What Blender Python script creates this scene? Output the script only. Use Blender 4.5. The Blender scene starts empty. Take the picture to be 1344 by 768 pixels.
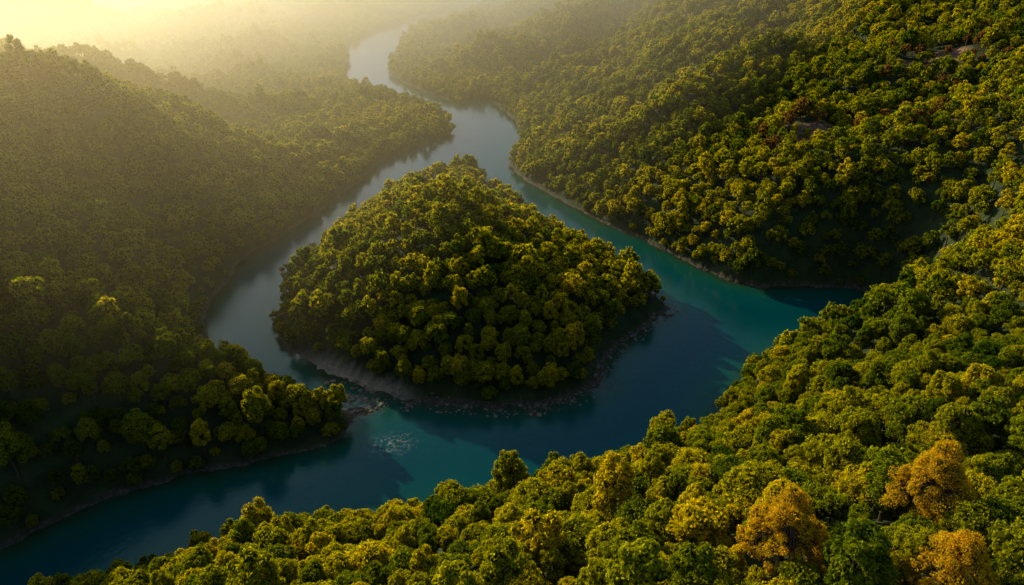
import bpy, math, random
import numpy as np
from mathutils import Vector

# ------------------------------------------------------------------ noise
def lattice_noise(seed):
    rng=np.random.RandomState(seed); T=rng.rand(256,256)
    def f(x,y):
        xi=np.floor(x).astype(int); yi=np.floor(y).astype(int)
        fx=x-xi; fy=y-yi
        fx=fx*fx*(3-2*fx); fy=fy*fy*(3-2*fy)
        a=T[xi&255,yi&255]; b=T[(xi+1)&255,yi&255]; c=T[xi&255,(yi+1)&255]; d=T[(xi+1)&255,(yi+1)&255]
        return (a*(1-fx)+b*fx)*(1-fy)+(c*(1-fx)+d*fx)*fy*1.0-0.5
    return f
N=[lattice_noise(i) for i in range(8)]
def fbm(x,y,scale,o=4,seed=0):
    s=0;a=1.0;k=1.0/scale
    for i in range(o):
        s=s+a*N[(seed+i)%8](x*k+17.3*i+seed*5.1,y*k-9.7*i+seed*3.3); a*=0.5;k*=2.03
    return s

# ------------------------------------------------------------------ shorelines (metres)
L=[(-6000,9000),(-300,7000),(-110,2600),(-200,2130),(-330,1720),(-345,1500),(-300,1300),(-285,1180),(-250,1070),(-195,1015),(-140,960),(-95,900),(-74,845),(-72,815),(-85,780),(-109,750),(-128,715),(-146,683),(-148,645),(-155,598),(-168,551),(-182,509),(-194,480),(-202,447),(-201,408),(-194,368),(-180,330),(-154,307),(-124,293),(-102,284),(-86,276),(-82,268),(-86,256),(-99,248),(-121,241),(-146,233),(-173,217),(-193,203),(-205,192),(-242,164),(-330,80),(-420,-50),(-500,-500),(-6000,-500)]
R=[(-120,7000),(-20,2600),(-110,2100),(-225,1700),(-232,1500),(-218,1393),(-221,1255),(-205,1171),(-155,1074),(-101,996),(-70,950),(-60,990),(-34,977),(-4,898),(12,816),(7,743),(-3,689),(13,640),(47,578),(81,522),(106,490),(129,455),(149,426),(171,413),(203,416),(232,413),(252,396),(242,368),(200,345),(166,334),(141,320),(117,294),(102,270),(89,248),(67,237),(45,228),(9,213),(-33,205),(-61,199),(-85,194),(-113,187),(-139,178),(-170,162),(-197,141),(-260,60),(-340,-80),(-400,-500),(6000,-500),(6000,9000),(500,9000)]
I=[(-54,668),(-92,625),(-120,562),(-134,512),(-148,459),(-153,417),(-150,380),(-143,357),(-131,336),(-118,323),(-92,305),(-61,292),(-36,285),(-13,284),(11,285),(29,289),(45,302),(51,320),(60,340),(86,372),(98,388),(97,400),(90,415),(70,450),(38,505),(2,572),(-22,618),(-37,662)]
def seg_dist(px,py,ax,ay,bx,by):
    dx=bx-ax;dy=by-ay
    t=np.clip(((px-ax)*dx+(py-ay)*dy)/(dx*dx+dy*dy+1e-9),0,1)
    return np.hypot(px-ax-t*dx,py-ay-t*dy),t
def sdist(P,x,y):
    d=np.full(x.shape,1e9); ins=np.zeros(x.shape,bool)
    n=len(P)
    for i in range(n):
        ax,ay=P[i];bx,by=P[(i+1)%n]
        dd,_=seg_dist(x,y,ax,ay,bx,by); d=np.minimum(d,dd)
        if ay!=by:
            c=((ay>y)!=(by>y))&(x<(bx-ax)*(y-ay)/(by-ay)+ax); ins^=c
    return np.where(ins,d,-d)

# ridges : list of (x,y,h), slope, per land
RL=[([(-430,-300,150),(-420,100,165),(-410,300,176),(-430,450,168),(-500,580,127),(-540,700,104),(-580,800,84),(-400,880,36),(-270,900,6)],.58),  # left crest is out of view, raised to throw the slope into shadow
    ([(-405,300,140),(-330,285,70),(-250,258,28),(-150,258,6)],.50),
    ([(-430,560,110),(-340,600,60),(-250,620,26)],.50),
    ([(-1500,1500,180),(-740,1500,45),(-480,1420,8)],.33),
    ([(-2200,2300,320),(-1400,2350,180),(-900,2300,90),(-500,2150,40)],.3)]
RR=[([(900,0,220),(700,330,225),(640,600,230),(600,900,210),(600,1300,190),(620,1900,160)],.42),
    ([(620,700,225),(470,660,165),(350,590,112),(250,520,68),(190,460,34)],.60),
    ([(600,800,220),(400,760,140),(250,720,88),(110,650,44),(40,650,20)],.58),
    ([(590,1000,190),(330,900,105),(160,830,55),(60,770,20)],.52),
    ([(560,1400,180),(300,1180,90),(120,1060,40),(0,1010,4)],.45),
    ([(500,1900,140),(200,1500,70),(0,1250,36),(-130,1130,3)],.4),
    ([(700,2500,150),(300,2100,90),(50,1750,44),(-120,1500,6)],.38),
    ([(720,330,215),(520,400,135),(400,430,80),(290,410,26)],.52),
    ([(620,230,115),(420,270,52),(310,245,34),(180,190,70),(90,90,100),(0,20,95),(-120,0,70),(-300,-200,60)],.42)]
RI=[([(-72,630,2),(-84,560,10),(-66,470,26),(-38,385,40),(12,368,33),(58,388,14)],.36),
    ([(-45,395,36),(-95,385,22)],.38)]
FAR=[([(-6000,4200,900),(-3500,4300,800),(-2200,4000,560),(-1300,3800,330),(-700,3600,150)],.4),
     ([(-2600,6500,900),(-600,6400,640),(900,6300,760),(3000,6500,900)],.4),
     ([(3000,3600,560),(1500,3500,400),(800,3300,250),(300,3100,110)],.36),
     ([(1200,0,420),(1300,900,440),(1400,2200,460)],.35)]
def ridge_h(rs,x,y):
    k=10.0; acc=np.zeros(x.shape)
    for pts,sl in rs:
        best=np.full(x.shape,-1e3)
        for a,b in zip(pts[:-1],pts[1:]):
            d,t=seg_dist(x,y,a[0],a[1],b[0],b[1])
            h=a[2]+(b[2]-a[2])*t-sl*np.sqrt(d*d+144)+sl*12
            best=np.maximum(best,h)
        acc+=np.exp(np.clip(best,-300,1500)/k)
    return k*np.log(acc+1.0)
def fields(x,y):
    w=6
    xs=x+fbm(x,y,28,3,1)*w; ys=y+fbm(x,y,28,3,4)*w
    dl=sdist(L,xs,ys);dr=sdist(R,xs,ys);di=sdist(I,xs,ys)
    d=np.maximum(np.maximum(dl,dr),di)
    return d,dl,dr,di
def shoal(x,y,di):
    a=np.exp(-(np.clip(-di,0,None)/9)**2)*(di<=2)*np.clip((312-y)/12,0,1)
    b=np.exp(-(np.clip(-di,0,None)/8)**2)*(di<=2)*np.clip((x-36)/8,0,1)*np.clip((395-y)/12,0,1)
    c=np.exp(-(((x+82)/16)**2+((y-284)/10)**2)**2)
    return np.maximum(np.maximum(a,b),c)
def sandy(x,y,di):
    return (di>-3)*np.clip((5.6-di)/2.5,0,1)*np.clip((-48-x)/15,0,1)*np.clip((335-y)/15,0,1)
def terrain(x,y):
    d,dl,dr,di=fields(x,y)
    wx=x+fbm(x,y,170,3,2)*55; wy=y+fbm(x,y,170,3,5)*55
    far=ridge_h(FAR,wx,wy)
    near_flat=np.clip((x*x+(y-60)**2)/250.0**2,0,1)
    hl=ridge_h(RL,wx,wy);hr=ridge_h(RR,x+(wx-x)*near_flat*.7,y+(wy-y)*near_flat*.7);hi=ridge_h(RI,x,y)
    isl=(di>dl)&(di>dr)
    h=np.where((dl>=dr)&(dl>=di),np.maximum(hl,far),np.where(dr>=di,np.maximum(hr,far),hi))
    flat=1-.85*np.exp(-(((x+160)/200)**2+((y-960)/200)**2))
    amp=np.clip(d/120,0,1)*np.clip(.6+np.hypot(x,y)/1500,1,1.6)*flat
    h=h+fbm(x,y,90,4,3)*32*amp+3
    Ls=np.where(isl,20.0,30.0)
    bank=1-np.exp(-np.clip(d-1,0,None)/Ls)
    sd=sandy(x,y,di)
    land=np.maximum(h,2)*bank*(1-.5*sd)+1.0*np.clip(d/3.5,0,1)+fbm(x,y,9,3,6)*1.0*np.clip(d/4,0,1)
    sh=shoal(x,y,di)
    water=-np.clip(-d*.22,0,7)*(1-sh)+fbm(x,y,7,3,6)*1.5*np.exp(-np.clip(-d,0,None)/6)-.15
    water=np.where(sh>.05,np.maximum(water,-.75+sh*.6+fbm(x,y,6,4,2)*1.1),water)
    z=np.where(d>0,land,water)
    return z,d,di

# ------------------------------------------------------------------ materials
def mat(name):
    m=bpy.data.materials.new(name);m.use_nodes=True
    nt=m.node_tree
    for n in list(nt.nodes): nt.nodes.remove(n)
    o=nt.nodes.new('ShaderNodeOutputMaterial')
    return m,nt,o
def nd(nt,t,**kw):
    n=nt.nodes.new(t)
    for k,v in kw.items(): setattr(n,k,v)
    return n
def ramp(nt,fac,stops):
    r=nd(nt,'ShaderNodeValToRGB')
    while len(r.color_ramp.elements)<len(stops): r.color_ramp.elements.new(.5)
    for e,(p,c) in zip(r.color_ramp.elements,stops):
        e.position=p;e.color=(*c,1)
    nt.links.new(fac,r.inputs[0]);return r.outputs[0]
def noise(nt,vec,scale,detail=4,rough=.55):
    n=nd(nt,'ShaderNodeTexNoise');n.inputs['Scale'].default_value=scale;n.inputs['Detail'].default_value=detail;n.inputs['Roughness'].default_value=rough
    nt.links.new(vec,n.inputs['Vector']);return n.outputs['Fac']
def mix(nt,f,a,b,blend='MIX'):
    m=nd(nt,'ShaderNodeMix',data_type='RGBA',blend_type=blend)
    for i,v in ((0,f),(6,a),(7,b)):
        if isinstance(v,(int,float)): m.inputs[i].default_value=v
        elif isinstance(v,tuple): m.inputs[i].default_value=(*v,1)
        else: nt.links.new(v,m.inputs[i])
    return m.outputs[2]
def mul(nt,a,b):
    m=nd(nt,'ShaderNodeMath',operation='MULTIPLY')
    for i,v in enumerate((a,b)):
        if isinstance(v,(int,float)): m.inputs[i].default_value=v
        else: nt.links.new(v,m.inputs[i])
    return m.outputs[0]

def leaf_material(name,stops,dark=1.0,inst=True,trans=.5):
    m,nt,o=mat(name)
    if inst:
        a=nd(nt,'ShaderNodeAttribute',attribute_type='INSTANCER',attribute_name='tint')
        f=a.outputs['Fac']
    else:
        g=nd(nt,'ShaderNodeNewGeometry'); f=noise(nt,g.outputs['Position'],.35)
    c=ramp(nt,f,stops)
    g=nd(nt,'ShaderNodeNewGeometry')
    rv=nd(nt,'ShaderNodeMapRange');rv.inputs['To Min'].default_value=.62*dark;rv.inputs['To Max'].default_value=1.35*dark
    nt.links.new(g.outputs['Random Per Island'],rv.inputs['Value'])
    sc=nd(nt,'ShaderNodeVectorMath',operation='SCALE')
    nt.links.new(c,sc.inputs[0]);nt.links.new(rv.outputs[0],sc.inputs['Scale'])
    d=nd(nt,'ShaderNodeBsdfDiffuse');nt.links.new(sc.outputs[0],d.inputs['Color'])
    if trans<=0:
        nt.links.new(d.outputs[0],o.inputs['Surface']);return m
    t=nd(nt,'ShaderNodeBsdfTranslucent')
    tc=mix(nt,1.0,sc.outputs[0],(2.2,1.92,.4),'MULTIPLY');nt.links.new(tc,t.inputs['Color'])
    ms=nd(nt,'ShaderNodeMixShader');ms.inputs[0].default_value=trans
    nt.links.new(d.outputs[0],ms.inputs[1]);nt.links.new(t.outputs[0],ms.inputs[2])
    nt.links.new(ms.outputs[0],o.inputs['Surface'])
    return m
GREEN=[(0,(.050,.110,.008)),(.3,(.185,.235,.010)),(.55,(.38,.375,.010)),(.8,(.50,.43,.012)),(.93,(.24,.15,.04)),(1,(.20,.11,.05))]
leafM=leaf_material('leaves',GREEN)
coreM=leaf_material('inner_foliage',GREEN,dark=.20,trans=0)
goldM=leaf_material('golden_leaves',[(.3,(.34,.26,.014)),(.5,(.48,.345,.018)),(.7,(.54,.41,.025))],inst=False)
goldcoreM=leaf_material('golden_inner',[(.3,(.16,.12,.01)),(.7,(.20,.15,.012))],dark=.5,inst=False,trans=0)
barkM,nt,o=mat('bark')
b=nd(nt,'ShaderNodeBsdfDiffuse');g=nd(nt,'ShaderNodeTexCoord')
nt.links.new(ramp(nt,noise(nt,g.outputs['Object'],3),[(.3,(.05,.035,.025)),(.7,(.14,.11,.08))]),b.inputs['Color'])
nt.links.new(b.outputs[0],o.inputs['Surface'])

# ------------------------------------------------------------------ trees
import bmesh
def ico(sub):
    bm=bmesh.new();bmesh.ops.create_icosphere(bm,subdivisions=sub,radius=1)
    v=np.array([x.co[:] for x in bm.verts]);f=np.array([[y.index for y in x.verts] for x in bm.faces]);bm.free();return v,f
ICO=ico(2);ICO1=ico(1)
def tube(p0,p1,r0,r1,n=6):
    p0=np.array(p0,float);p1=np.array(p1,float);d=p1-p0;d/=np.linalg.norm(d)+1e-9
    a=np.cross(d,[0.3,.9,.1]);a/=np.linalg.norm(a);b2=np.cross(d,a)
    an=np.linspace(0,2*np.pi,n,endpoint=False)
    ring=np.cos(an)[:,None]*a+np.sin(an)[:,None]*b2
    v=np.vstack([p0+ring*r0,p1+ring*r1])
    f=[[i,(i+1)%n,n+(i+1)%n,n+i] for i in range(n)]
    return v,f
def make_tree(name,seed,h,cr,nc,nl,ls,mats,col=None,flat=.36,cf=.36,base=.6,core=.8,icos=None,cone=0):
    rg=np.random.RandomState(seed)
    V=[];F=[];M=[];off=0
    def add(v,f,m):
        nonlocal off
        V.append(v);F.extend([[int(j)+off for j in q] for q in f]);M.extend([m]*len(f));off+=len(v)
    pts=[np.array([0,0,-2.0])]
    for k in (.28,.5,.72): pts.append(np.array([rg.uniform(-.3,.3),rg.uniform(-.3,.3),h*k]))
    rr=[h*.03,h*.022,h*.015,h*.007]
    for i in range(3): add(*tube(pts[i],pts[i+1],rr[i],rr[i+1],7),0)
    cen=[]
    ga=2.39996
    for i in range(nc):
        u=(i+.5)/nc
        el=1-1.45*u
        rad=math.sqrt(max(0,1-el*el)); az=ga*i+rg.uniform(-.5,.5)
        if cone: el=1-1.5*u; rad=min(1,.08+1.25*u)
        s=rg.uniform(.55,.90)
        c=np.array([math.cos(az)*rad*cr*s,math.sin(az)*rad*cr*s,h*base+el*h*flat*rg.uniform(.6,.98)])
        r=cr*cf*rg.uniform(.65,1.3)
        cen.append((c,r))
    for c,r in cen:
        add(*tube(pts[2]+(pts[3]-pts[2])*rg.rand(),c,h*.010,h*.003,4),0)
        v,f=ICO if icos is None else icos
        dv=1+.22*np.sin(v@rg.uniform(-4,4,(3,3))).sum(1)*.6
        vv=v*dv[:,None]*r*core*np.array([1,1,.8])+c
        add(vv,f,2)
        n=nl
        d=rg.normal(size=(n,3)); d[:,2]=d[:,2]*.9+.25; d/=np.linalg.norm(d,axis=1)[:,None]
        p=c+d*(r*rg.uniform(.72,1.18,(n,1)))*np.array([1,1,.85])
        nn=d+rg.normal(size=(n,3))*.5; nn/=np.linalg.norm(nn,axis=1)[:,None]
        t=np.cross(nn,rg.normal(size=(n,3)));t/=np.linalg.norm(t,axis=1)[:,None]
        bt=np.cross(nn,t); s=ls*rg.uniform(.6,1.3,(n,1))
        q=np.stack([p-t*s,p-bt*s*.6,p+t*s,p+bt*s*.6],1).reshape(-1,3)
        add(q,np.arange(4*n).reshape(-1,4),1)
    me=bpy.data.meshes.new(name);me.from_pydata(np.vstack(V).tolist(),[],F)
    me.polygons.foreach_set('material_index',M)
    for m in mats: me.materials.append(m)
    ob=bpy.data.objects.new(name,me)
    if col: col.objects.link(ob)
    return ob
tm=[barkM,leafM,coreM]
colN=bpy.data.collections.new('near_tree_kinds');colF=bpy.data.collections.new('far_tree_kinds')
for i,(h,cr,fl,bs) in enumerate([(12,4.6,.34,.62),(13.5,4.0,.38,.6),(11,4.8,.32,.64),(14.5,3.6,.40,.58),(10.5,4.3,.34,.62)]):
    make_tree('broadleaf_tree_'+'abcde'[i],20+i,h,cr,32,180,.25,tm,colN,fl,.27,bs)
    make_tree('broadleaf_tree_far_'+'abcde'[i],40+i,h,cr,13,44,.50,tm,colF,fl,.37,bs,icos=ICO1)

# ------------------------------------------------------------------ ground & water grids
def axis(core0,core1,step,lo,hi,g):
    a=list(np.arange(core0,core1+.1,step)); s=step
    v=core1
    while v<hi: s*=g; v+=s; a.append(v)
    s=step;v=core0;pre=[]
    while v>lo: s*=g; v-=s; pre.append(v)
    return np.array(pre[::-1]+a)
def grid(xs,ys):
    X,Y=np.meshgrid(xs,ys);nx=len(xs);ny=len(ys)
    i=np.arange(nx*ny).reshape(ny,nx)
    F=np.stack([i[:-1,:-1],i[:-1,1:],i[1:,1:],i[1:,:-1]],-1).reshape(-1,4)
    return X.ravel(),Y.ravel(),F
def mesh_from(name,x,y,z,F,attrs,m):
    me=bpy.data.meshes.new(name);me.vertices.add(len(x));me.vertices.foreach_set('co',np.stack([x,y,z],1).ravel())
    me.loops.add(F.size);me.loops.foreach_set('vertex_index',F.ravel().astype(np.int32))
    me.polygons.add(len(F));me.polygons.foreach_set('loop_start',np.arange(0,F.size,4,dtype=np.int32))
    me.update(calc_edges=True);me.validate()
    me.polygons.foreach_set('use_smooth',[True]*len(me.polygons))
    for k,v in attrs.items():
        a=me.attributes.new(k,'FLOAT','POINT');a.data.foreach_set('value',v.astype(np.float32))
    me.materials.append(m)
    ob=bpy.data.objects.new(name,me);bpy.context.scene.collection.objects.link(ob);return ob

gm,nt,o=mat('forest_floor')
g=nd(nt,'ShaderNodeNewGeometry');pos=g.outputs['Position']
a=nd(nt,'ShaderNodeAttribute',attribute_name='shore')
under=ramp(nt,noise(nt,pos,.12,6),[(.3,(.012,.028,.006)),(.55,(.030,.055,.010)),(.75,(.055,.065,.015))])
rock=ramp(nt,noise(nt,pos,.5,8,.7),[(.3,(.03,.024,.016)),(.5,(.075,.058,.040)),(.7,(.20,.16,.11))])
mr=nd(nt,'ShaderNodeMapRange');mr.inputs['From Min'].default_value=.5;mr.inputs['From Max'].default_value=2.2
nt.links.new(a.outputs['Fac'],mr.inputs['Value'])
c=mix(nt,mr.outputs[0],rock,under)
a4=nd(nt,'ShaderNodeAttribute',attribute_name='sand')
sand=ramp(nt,noise(nt,pos,.6,8,.7),[(.3,(.20,.16,.11)),(.5,(.38,.31,.22)),(.7,(.52,.45,.34))])
c=mix(nt,a4.outputs['Fac'],c,sand)
a2=nd(nt,'ShaderNodeAttribute',attribute_name='clearing')
grass=ramp(nt,noise(nt,pos,.3,5),[(.3,(.06,.12,.018)),(.7,(.12,.18,.025))])
c=mix(nt,a2.outputs['Fac'],c,grass)
a3=nd(nt,'ShaderNodeAttribute',attribute_name='outcrop')
scree=ramp(nt,noise(nt,pos,.4,8,.7),[(.3,(.12,.06,.035)),(.5,(.24,.13,.08)),(.7,(.38,.24,.16))])
c=mix(nt,a3.outputs['Fac'],c,scree)
bs=nd(nt,'ShaderNodeBsdfPrincipled');bs.inputs['Roughness'].default_value=.9
nt.links.new(c,bs.inputs['Base Color'])
bp=nd(nt,'ShaderNodeBump');bp.inputs['Distance'].default_value=1.5;bp.inputs['Strength'].default_value=.8
nt.links.new(noise(nt,pos,.35,6),bp.inputs['Height']);nt.links.new(bp.outputs[0],bs.inputs['Normal'])
nt.links.new(bs.outputs[0],o.inputs['Surface'])

PATCH=[(236,536,27),(300,488,19),(360,592,22)]
def outcrop(x,y):
    p=sum(np.exp(-(((x-a)/r)**2+((y-b_)/r)**2)) for a,b_,r in PATCH)
    return np.clip((p+fbm(x,y,16,4,2)*.9-.42)*4,0,1)*(p>.08)
xs=axis(-330,420,4,-7000,7000,1.035);ys=axis(40,760,4,-450,9000,1.03)
x,y,F=grid(xs,ys);z,d,di=terrain(x,y)
def clearing(x,y): return np.exp(-(((x+76)/18)**2+((y-565)/38)**2)**2)
mesh_from('ground',x,y,z,F,{'shore':d,'clearing':clearing(x,y),'outcrop':outcrop(x,y),'sand':sandy(x,y,di)},gm)

wm,nt,o=mat('river_water')
g=nd(nt,'ShaderNodeNewGeometry');pos=g.outputs['Position']
a=nd(nt,'ShaderNodeAttribute',attribute_name='shore')   # negative = metres from bank
nz=noise(nt,pos,.05,4)
ma=nd(nt,'ShaderNodeMath',operation='MULTIPLY_ADD');ma.inputs[1].default_value=16;ma.inputs[2].default_value=-8
nt.links.new(nz,ma.inputs[0])
md=nd(nt,'ShaderNodeMath',operation='ADD');nt.links.new(a.outputs['Fac'],md.inputs[0]);nt.links.new(ma.outputs[0],md.inputs[1])
mr=nd(nt,'ShaderNodeMapRange');mr.inputs['From Min'].default_value=-38;mr.inputs['From Max'].default_value=0
nt.links.new(md.outputs[0],mr.inputs['Value'])
c=ramp(nt,mr.outputs[0],[(0,(.000,.068,.084)),(.45,(.001,.080,.086)),(.8,(.008,.092,.058)),(1,(.028,.058,.020))])
ash=nd(nt,'ShaderNodeAttribute',attribute_name='shoal')
sn=ramp(nt,noise(nt,pos,.22,8,.7),[(.38,(0,0,0)),(.60,(1,1,1))])
c=mix(nt,mul(nt,ash.outputs['Fac'],sn),c,(.15,.13,.09))
bs=nd(nt,'ShaderNodeBsdfPrincipled');bs.inputs['Roughness'].default_value=.10;bs.inputs['IOR'].default_value=1.38
bs.inputs['Specular Tint'].default_value=(.25,.85,1,1)
af=nd(nt,'ShaderNodeAttribute',attribute_name='foam')
fn=ramp(nt,noise(nt,pos,.4,9,.75),[(.50,(0,0,0)),(.66,(1,1,1))])
c=mix(nt,mul(nt,af.outputs['Fac'],fn),c,(.48,.50,.47));nt.links.new(c,bs.inputs['Base Color'])
bp=nd(nt,'ShaderNodeBump');bp.inputs['Distance'].default_value=.16;bp.inputs['Strength'].default_value=.7
nt.links.new(noise(nt,pos,.35,7,.62),bp.inputs['Height']);nt.links.new(bp.outputs[0],bs.inputs['Normal'])
nt.links.new(bs.outputs[0],o.inputs['Surface'])
x,y,F=grid(axis(-260,260,4,-3000,2000,1.15),axis(120,700,4,-450,8800,1.04))
fd=fields(x,y)
foam=np.exp(-(((x+58)/10)**2+((y-254)/7)**2)**2)+.8*np.exp(-(((x+82)/12)**2+((y-281)/8)**2))
mesh_from('river_water',x,y,np.zeros_like(x),F,{'shore':fd[0],'foam':foam,'shoal':shoal(x,y,fd[3]-6)},wm)

# ------------------------------------------------------------------ river rocks
rm,nt,o=mat('river_rock')
g=nd(nt,'ShaderNodeNewGeometry')
bs=nd(nt,'ShaderNodeBsdfPrincipled');bs.inputs['Roughness'].default_value=.75
nt.links.new(ramp(nt,noise(nt,g.outputs['Position'],.8,7,.7),[(.3,(.08,.066,.05)),(.55,(.23,.19,.14)),(.75,(.42,.36,.28))]),bs.inputs['Base Color'])
nt.links.new(bs.outputs[0],o.inputs['Surface'])
rg=np.random.RandomState(9)
X=rg.uniform(-165,110,30000);Y=rg.uniform(240,480,30000)
zz,dd,di=terrain(X,Y);sh=shoal(X,Y,di)
shore_ok=(np.abs(di)<3)&(rg.rand(len(X))<.10)
fo=np.exp(-(((X+58)/9)**2+((Y-254)/6)**2)**2)
nar=np.exp(-(((X+82)/15)**2+((Y-284)/9)**2)**2)
keep=((sh>.35)&(dd<3)&(rg.rand(len(X))<.38))|shore_ok|((fo>.2)&(fbm(X,Y,7,3,5)>.18)&(rg.rand(len(X))<.4))|((nar>.4)&(dd<4)&(rg.rand(len(X))<.8))
X,Y,zz=X[keep],Y[keep],zz[keep];fo=fo[keep]
V=[];F=[];off=0;iv,jf=ICO
for px,py,pz,ff in zip(X,Y,zz,fo):
    r=rg.choice([.35,.6,.9,1.5],p=[.5,.32,.14,.04])*rg.uniform(.8,1.2)
    if ff>.1: r=rg.uniform(.2,.6)
    dv=1+.25*np.sin(iv@rg.uniform(-3,3,(3,3))).sum(1)*.5
    v=np.clip(iv*dv[:,None],-.8,.8)*r*np.array([rg.uniform(.9,1.5),rg.uniform(.8,1.2),rg.uniform(.4,.7)])
    a_=rg.uniform(0,6.28);ca,sa=math.cos(a_),math.sin(a_)
    v=np.stack([v[:,0]*ca-v[:,1]*sa,v[:,0]*sa+v[:,1]*ca,v[:,2]],1)+[px,py,max(pz,-.15)+r*.03]
    V.append(v);F.append(jf+off);off+=len(v)
me=bpy.data.meshes.new('river_rocks');me.from_pydata(np.vstack(V).tolist(),[],np.vstack(F).tolist());me.materials.append(rm)
bpy.context.scene.collection.objects.link(bpy.data.objects.new('river_rocks',me))

# ------------------------------------------------------------------ forest points
GOLD=[(52,92,26,9.2),(84,101,28,9.8),(76,80,22,8.4)]
def points(x0,x1,y0,y1,s,seed):
    rg=np.random.RandomState(seed)
    X,Y=np.meshgrid(np.arange(x0,x1,s,dtype=float),np.arange(y0,y1,s*.87,dtype=float))
    X[1::2]+=s/2
    X=X.ravel()+rg.uniform(-.42,.42,X.size)*s;Y=Y.ravel()+rg.uniform(-.42,.42,Y.size)*s
    return X,Y,rg
def forest(name,col,x,y,rg,smul):
    k=np.abs(x)<.88*np.maximum(y,0)+170; x=x[k];y=y[k]
    z,d,di=terrain(x,y)
    k=(d>-.6+rg.rand(len(x))*1.4)&(clearing(x,y)<.3)
    k&=~((di>-2)&(di<6)&(x>38)&(y<385))
    k&=~((di>-2)&(di<2)&(y<330))
    k&=sandy(x,y,di)<.3
    k&=(outcrop(x,y)<.4)|(rg.rand(len(x))<.10)
    for gx,gy,_,gr in GOLD: k&=np.hypot(x-gx,y-gy)>gr*.75
    x=x[k];y=y[k];z=z[k];d=d[k];n=len(x)
    me=bpy.data.meshes.new(name);me.vertices.add(n);me.vertices.foreach_set('co',np.stack([x,y,np.maximum(z,0)-.3],1).ravel())
    big=fbm(x,y,120,3,7)
    left_shade=np.clip((-x-150-.12*y)/100,0,1)
    tint=.44+big*.36+rg.normal(size=n)*(.15-.06*left_shade)-.22*left_shade  # left slope's shade painted in as a lower tint
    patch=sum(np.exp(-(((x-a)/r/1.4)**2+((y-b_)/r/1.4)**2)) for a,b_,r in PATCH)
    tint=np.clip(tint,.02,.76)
    rusty=rg.rand(n)<patch*.5
    tint=np.where(rusty,rg.uniform(.9,1,n),tint)
    sc=smul*rg.uniform(.58,1.22,n)*(1+.35*(rg.rand(n)<.1))*np.clip(.74+d/28,.7,1)
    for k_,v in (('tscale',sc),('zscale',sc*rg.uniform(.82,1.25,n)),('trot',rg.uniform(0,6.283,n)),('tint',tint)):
        a=me.attributes.new(k_,'FLOAT','POINT');a.data.foreach_set('value',v.astype(np.float32))
    a=me.attributes.new('kind','INT','POINT');a.data.foreach_set('value',rg.randint(0,5,n).astype(np.int32))
    ob=bpy.data.objects.new(name,me);bpy.context.scene.collection.objects.link(ob)
    ng=bpy.data.node_groups.new(name+'_scatter','GeometryNodeTree')
    ng.interface.new_socket('Geometry',in_out='INPUT',socket_type='NodeSocketGeometry')
    ng.interface.new_socket('Geometry',in_out='OUTPUT',socket_type='NodeSocketGeometry')
    gi=ng.nodes.new('NodeGroupInput');go=ng.nodes.new('NodeGroupOutput')
    ip=ng.nodes.new('GeometryNodeInstanceOnPoints');ci=ng.nodes.new('GeometryNodeCollectionInfo')
    ci.inputs['Collection'].default_value=col;ci.inputs['Separate Children'].default_value=True;ci.inputs['Reset Children'].default_value=True
    def na(nm,t):
        q=ng.nodes.new('GeometryNodeInputNamedAttribute');q.data_type=t;q.inputs['Name'].default_value=nm;return q.outputs['Attribute']
    cx=ng.nodes.new('ShaderNodeCombineXYZ');ng.links.new(na('trot','FLOAT'),cx.inputs[2])
    cs=ng.nodes.new('ShaderNodeCombineXYZ');ts=na('tscale','FLOAT')
    l=ng.links.new
    l(ts,cs.inputs[0]);l(ts,cs.inputs[1]);l(na('zscale','FLOAT'),cs.inputs[2])
    l(gi.outputs[0],ip.inputs['Points']);l(ci.outputs[0],ip.inputs['Instance']);ip.inputs['Pick Instance'].default_value=True
    l(na('kind','INT'),ip.inputs['Instance Index']);l(cx.outputs[0],ip.inputs['Rotation']);l(cs.outputs[0],ip.inputs['Scale'])
    l(ip.outputs[0],go.inputs[0])
    md=ob.modifiers.new('scatter','NODES');md.node_group=ng
    return n
x,y,rg=points(-420,520,30,430,6.9,1)
k=np.hypot(x,y)<330
n1=forest('forest',colN,x[k],y[k],rg,1.02)
x,y,rg=points(-1300,1300,30,1150,7.5,2)
k=(np.hypot(x,y)>=330)
n2=forest('forest',colF,x[k],y[k],rg,1.03)
x,y,rg=points(-2600,2600,1150,2600,12,3)
n3=forest('forest',colF,x,y,rg,1.25)

# ------------------------------------------------------------------ golden trees
def hz(x,y): return float(terrain(np.array([float(x)]),np.array([float(y)]))[0][0])
for i,(tx,ty,h,cr) in enumerate(GOLD):
    t=make_tree('autumn_tree' if i==0 else 'autumn_tree.%03d'%i,70+i,h,cr,120,190,.19,[barkM,goldM,goldcoreM],bpy.context.scene.collection,.44,.125,.48,core=.5,cone=1)
    t.location=(tx,ty,hz(tx,ty)-.3)

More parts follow.
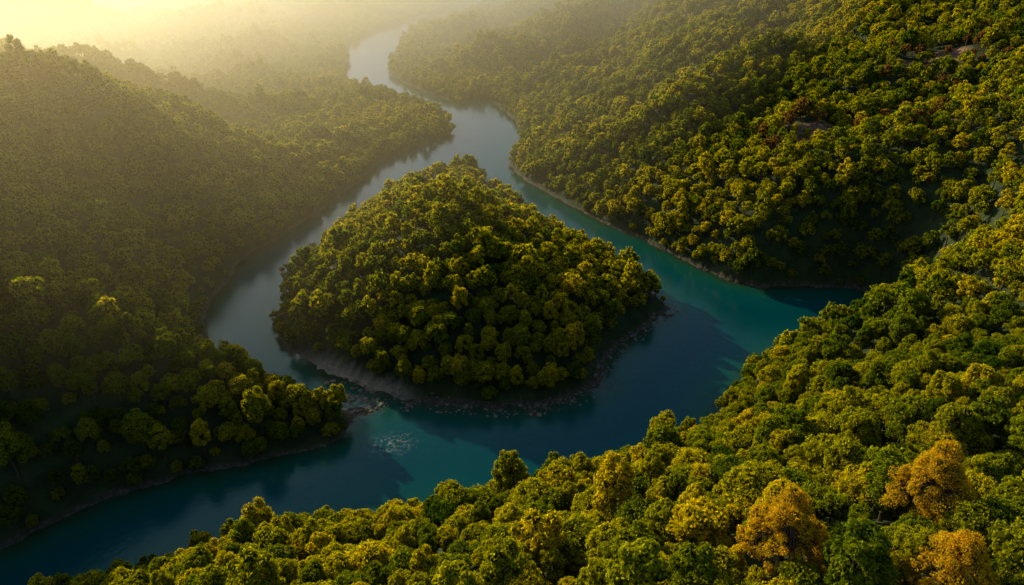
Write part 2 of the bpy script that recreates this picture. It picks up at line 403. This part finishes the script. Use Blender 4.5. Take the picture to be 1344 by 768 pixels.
# ------------------------------------------------------------------ haze
def haze(name,dens,g_,loc,scale,rz):
    hm,nt,o=mat(name)
    vs=nd(nt,'ShaderNodeVolumeScatter');vs.inputs['Color'].default_value=(1,.86,.54,1);vs.inputs['Anisotropy'].default_value=g_
    vs.inputs['Density'].default_value=dens
    nt.links.new(vs.outputs[0],o.inputs['Volume'])
    bm=bmesh.new();bmesh.ops.create_cube(bm,size=1)
    me=bpy.data.meshes.new(name);bm.to_mesh(me);bm.free();me.materials.append(hm)
    q=bpy.data.objects.new(name,me);bpy.context.scene.collection.objects.link(q)
    q.scale=scale;q.location=loc;q.rotation_euler=(0,0,rz)
def hbox(name,dens,g_,s0,ln,top,deg):
    ra=math.radians(deg);ux,uy=-math.sin(ra),math.cos(ra)
    haze(name,dens,g_,(ux*(s0+ln/2),uy*(s0+ln/2),(top-20)/2),(9000,ln,top+20),ra)
hbox('valley_haze',.00062,.68,260,5000,200,46)
hbox('valley_haze.001',.0012,.70,900,4000,120,34)

# ------------------------------------------------------------------ light, sky, camera
AZ=-42;EL=19
w=bpy.data.worlds.new('World');bpy.context.scene.world=w;w.use_nodes=True;nt=w.node_tree
s=nt.nodes.new('ShaderNodeTexSky');s.sky_type='NISHITA';s.sun_disc=False;s.sun_elevation=math.radians(EL);s.sun_rotation=math.radians(AZ)
bg=nt.nodes['Background'];bg.inputs['Strength'].default_value=.11;nt.links.new(s.outputs[0],bg.inputs['Color'])
sl=bpy.data.lights.new('sun','SUN');sl.energy=5;sl.angle=math.radians(.5);sl.color=(1,.83,.47)
so=bpy.data.objects.new('sun',sl);bpy.context.scene.collection.objects.link(so)
dv=Vector((math.sin(math.radians(AZ))*math.cos(math.radians(EL)),math.cos(math.radians(AZ))*math.cos(math.radians(EL)),math.sin(math.radians(EL))))
so.rotation_euler=dv.to_track_quat('Z','Y').to_euler()
cd=bpy.data.cameras.new('camera');cd.lens=24;cd.sensor_width=36;cd.clip_end=20000;cd.clip_start=1
co=bpy.data.objects.new('camera',cd);bpy.context.scene.collection.objects.link(co);co.location=(0,0,220);co.rotation_euler=(math.radians(90-28.4),0,0)
sc=bpy.context.scene;sc.camera=co;sc.view_settings.view_transform='Standard';sc.view_settings.look='None'
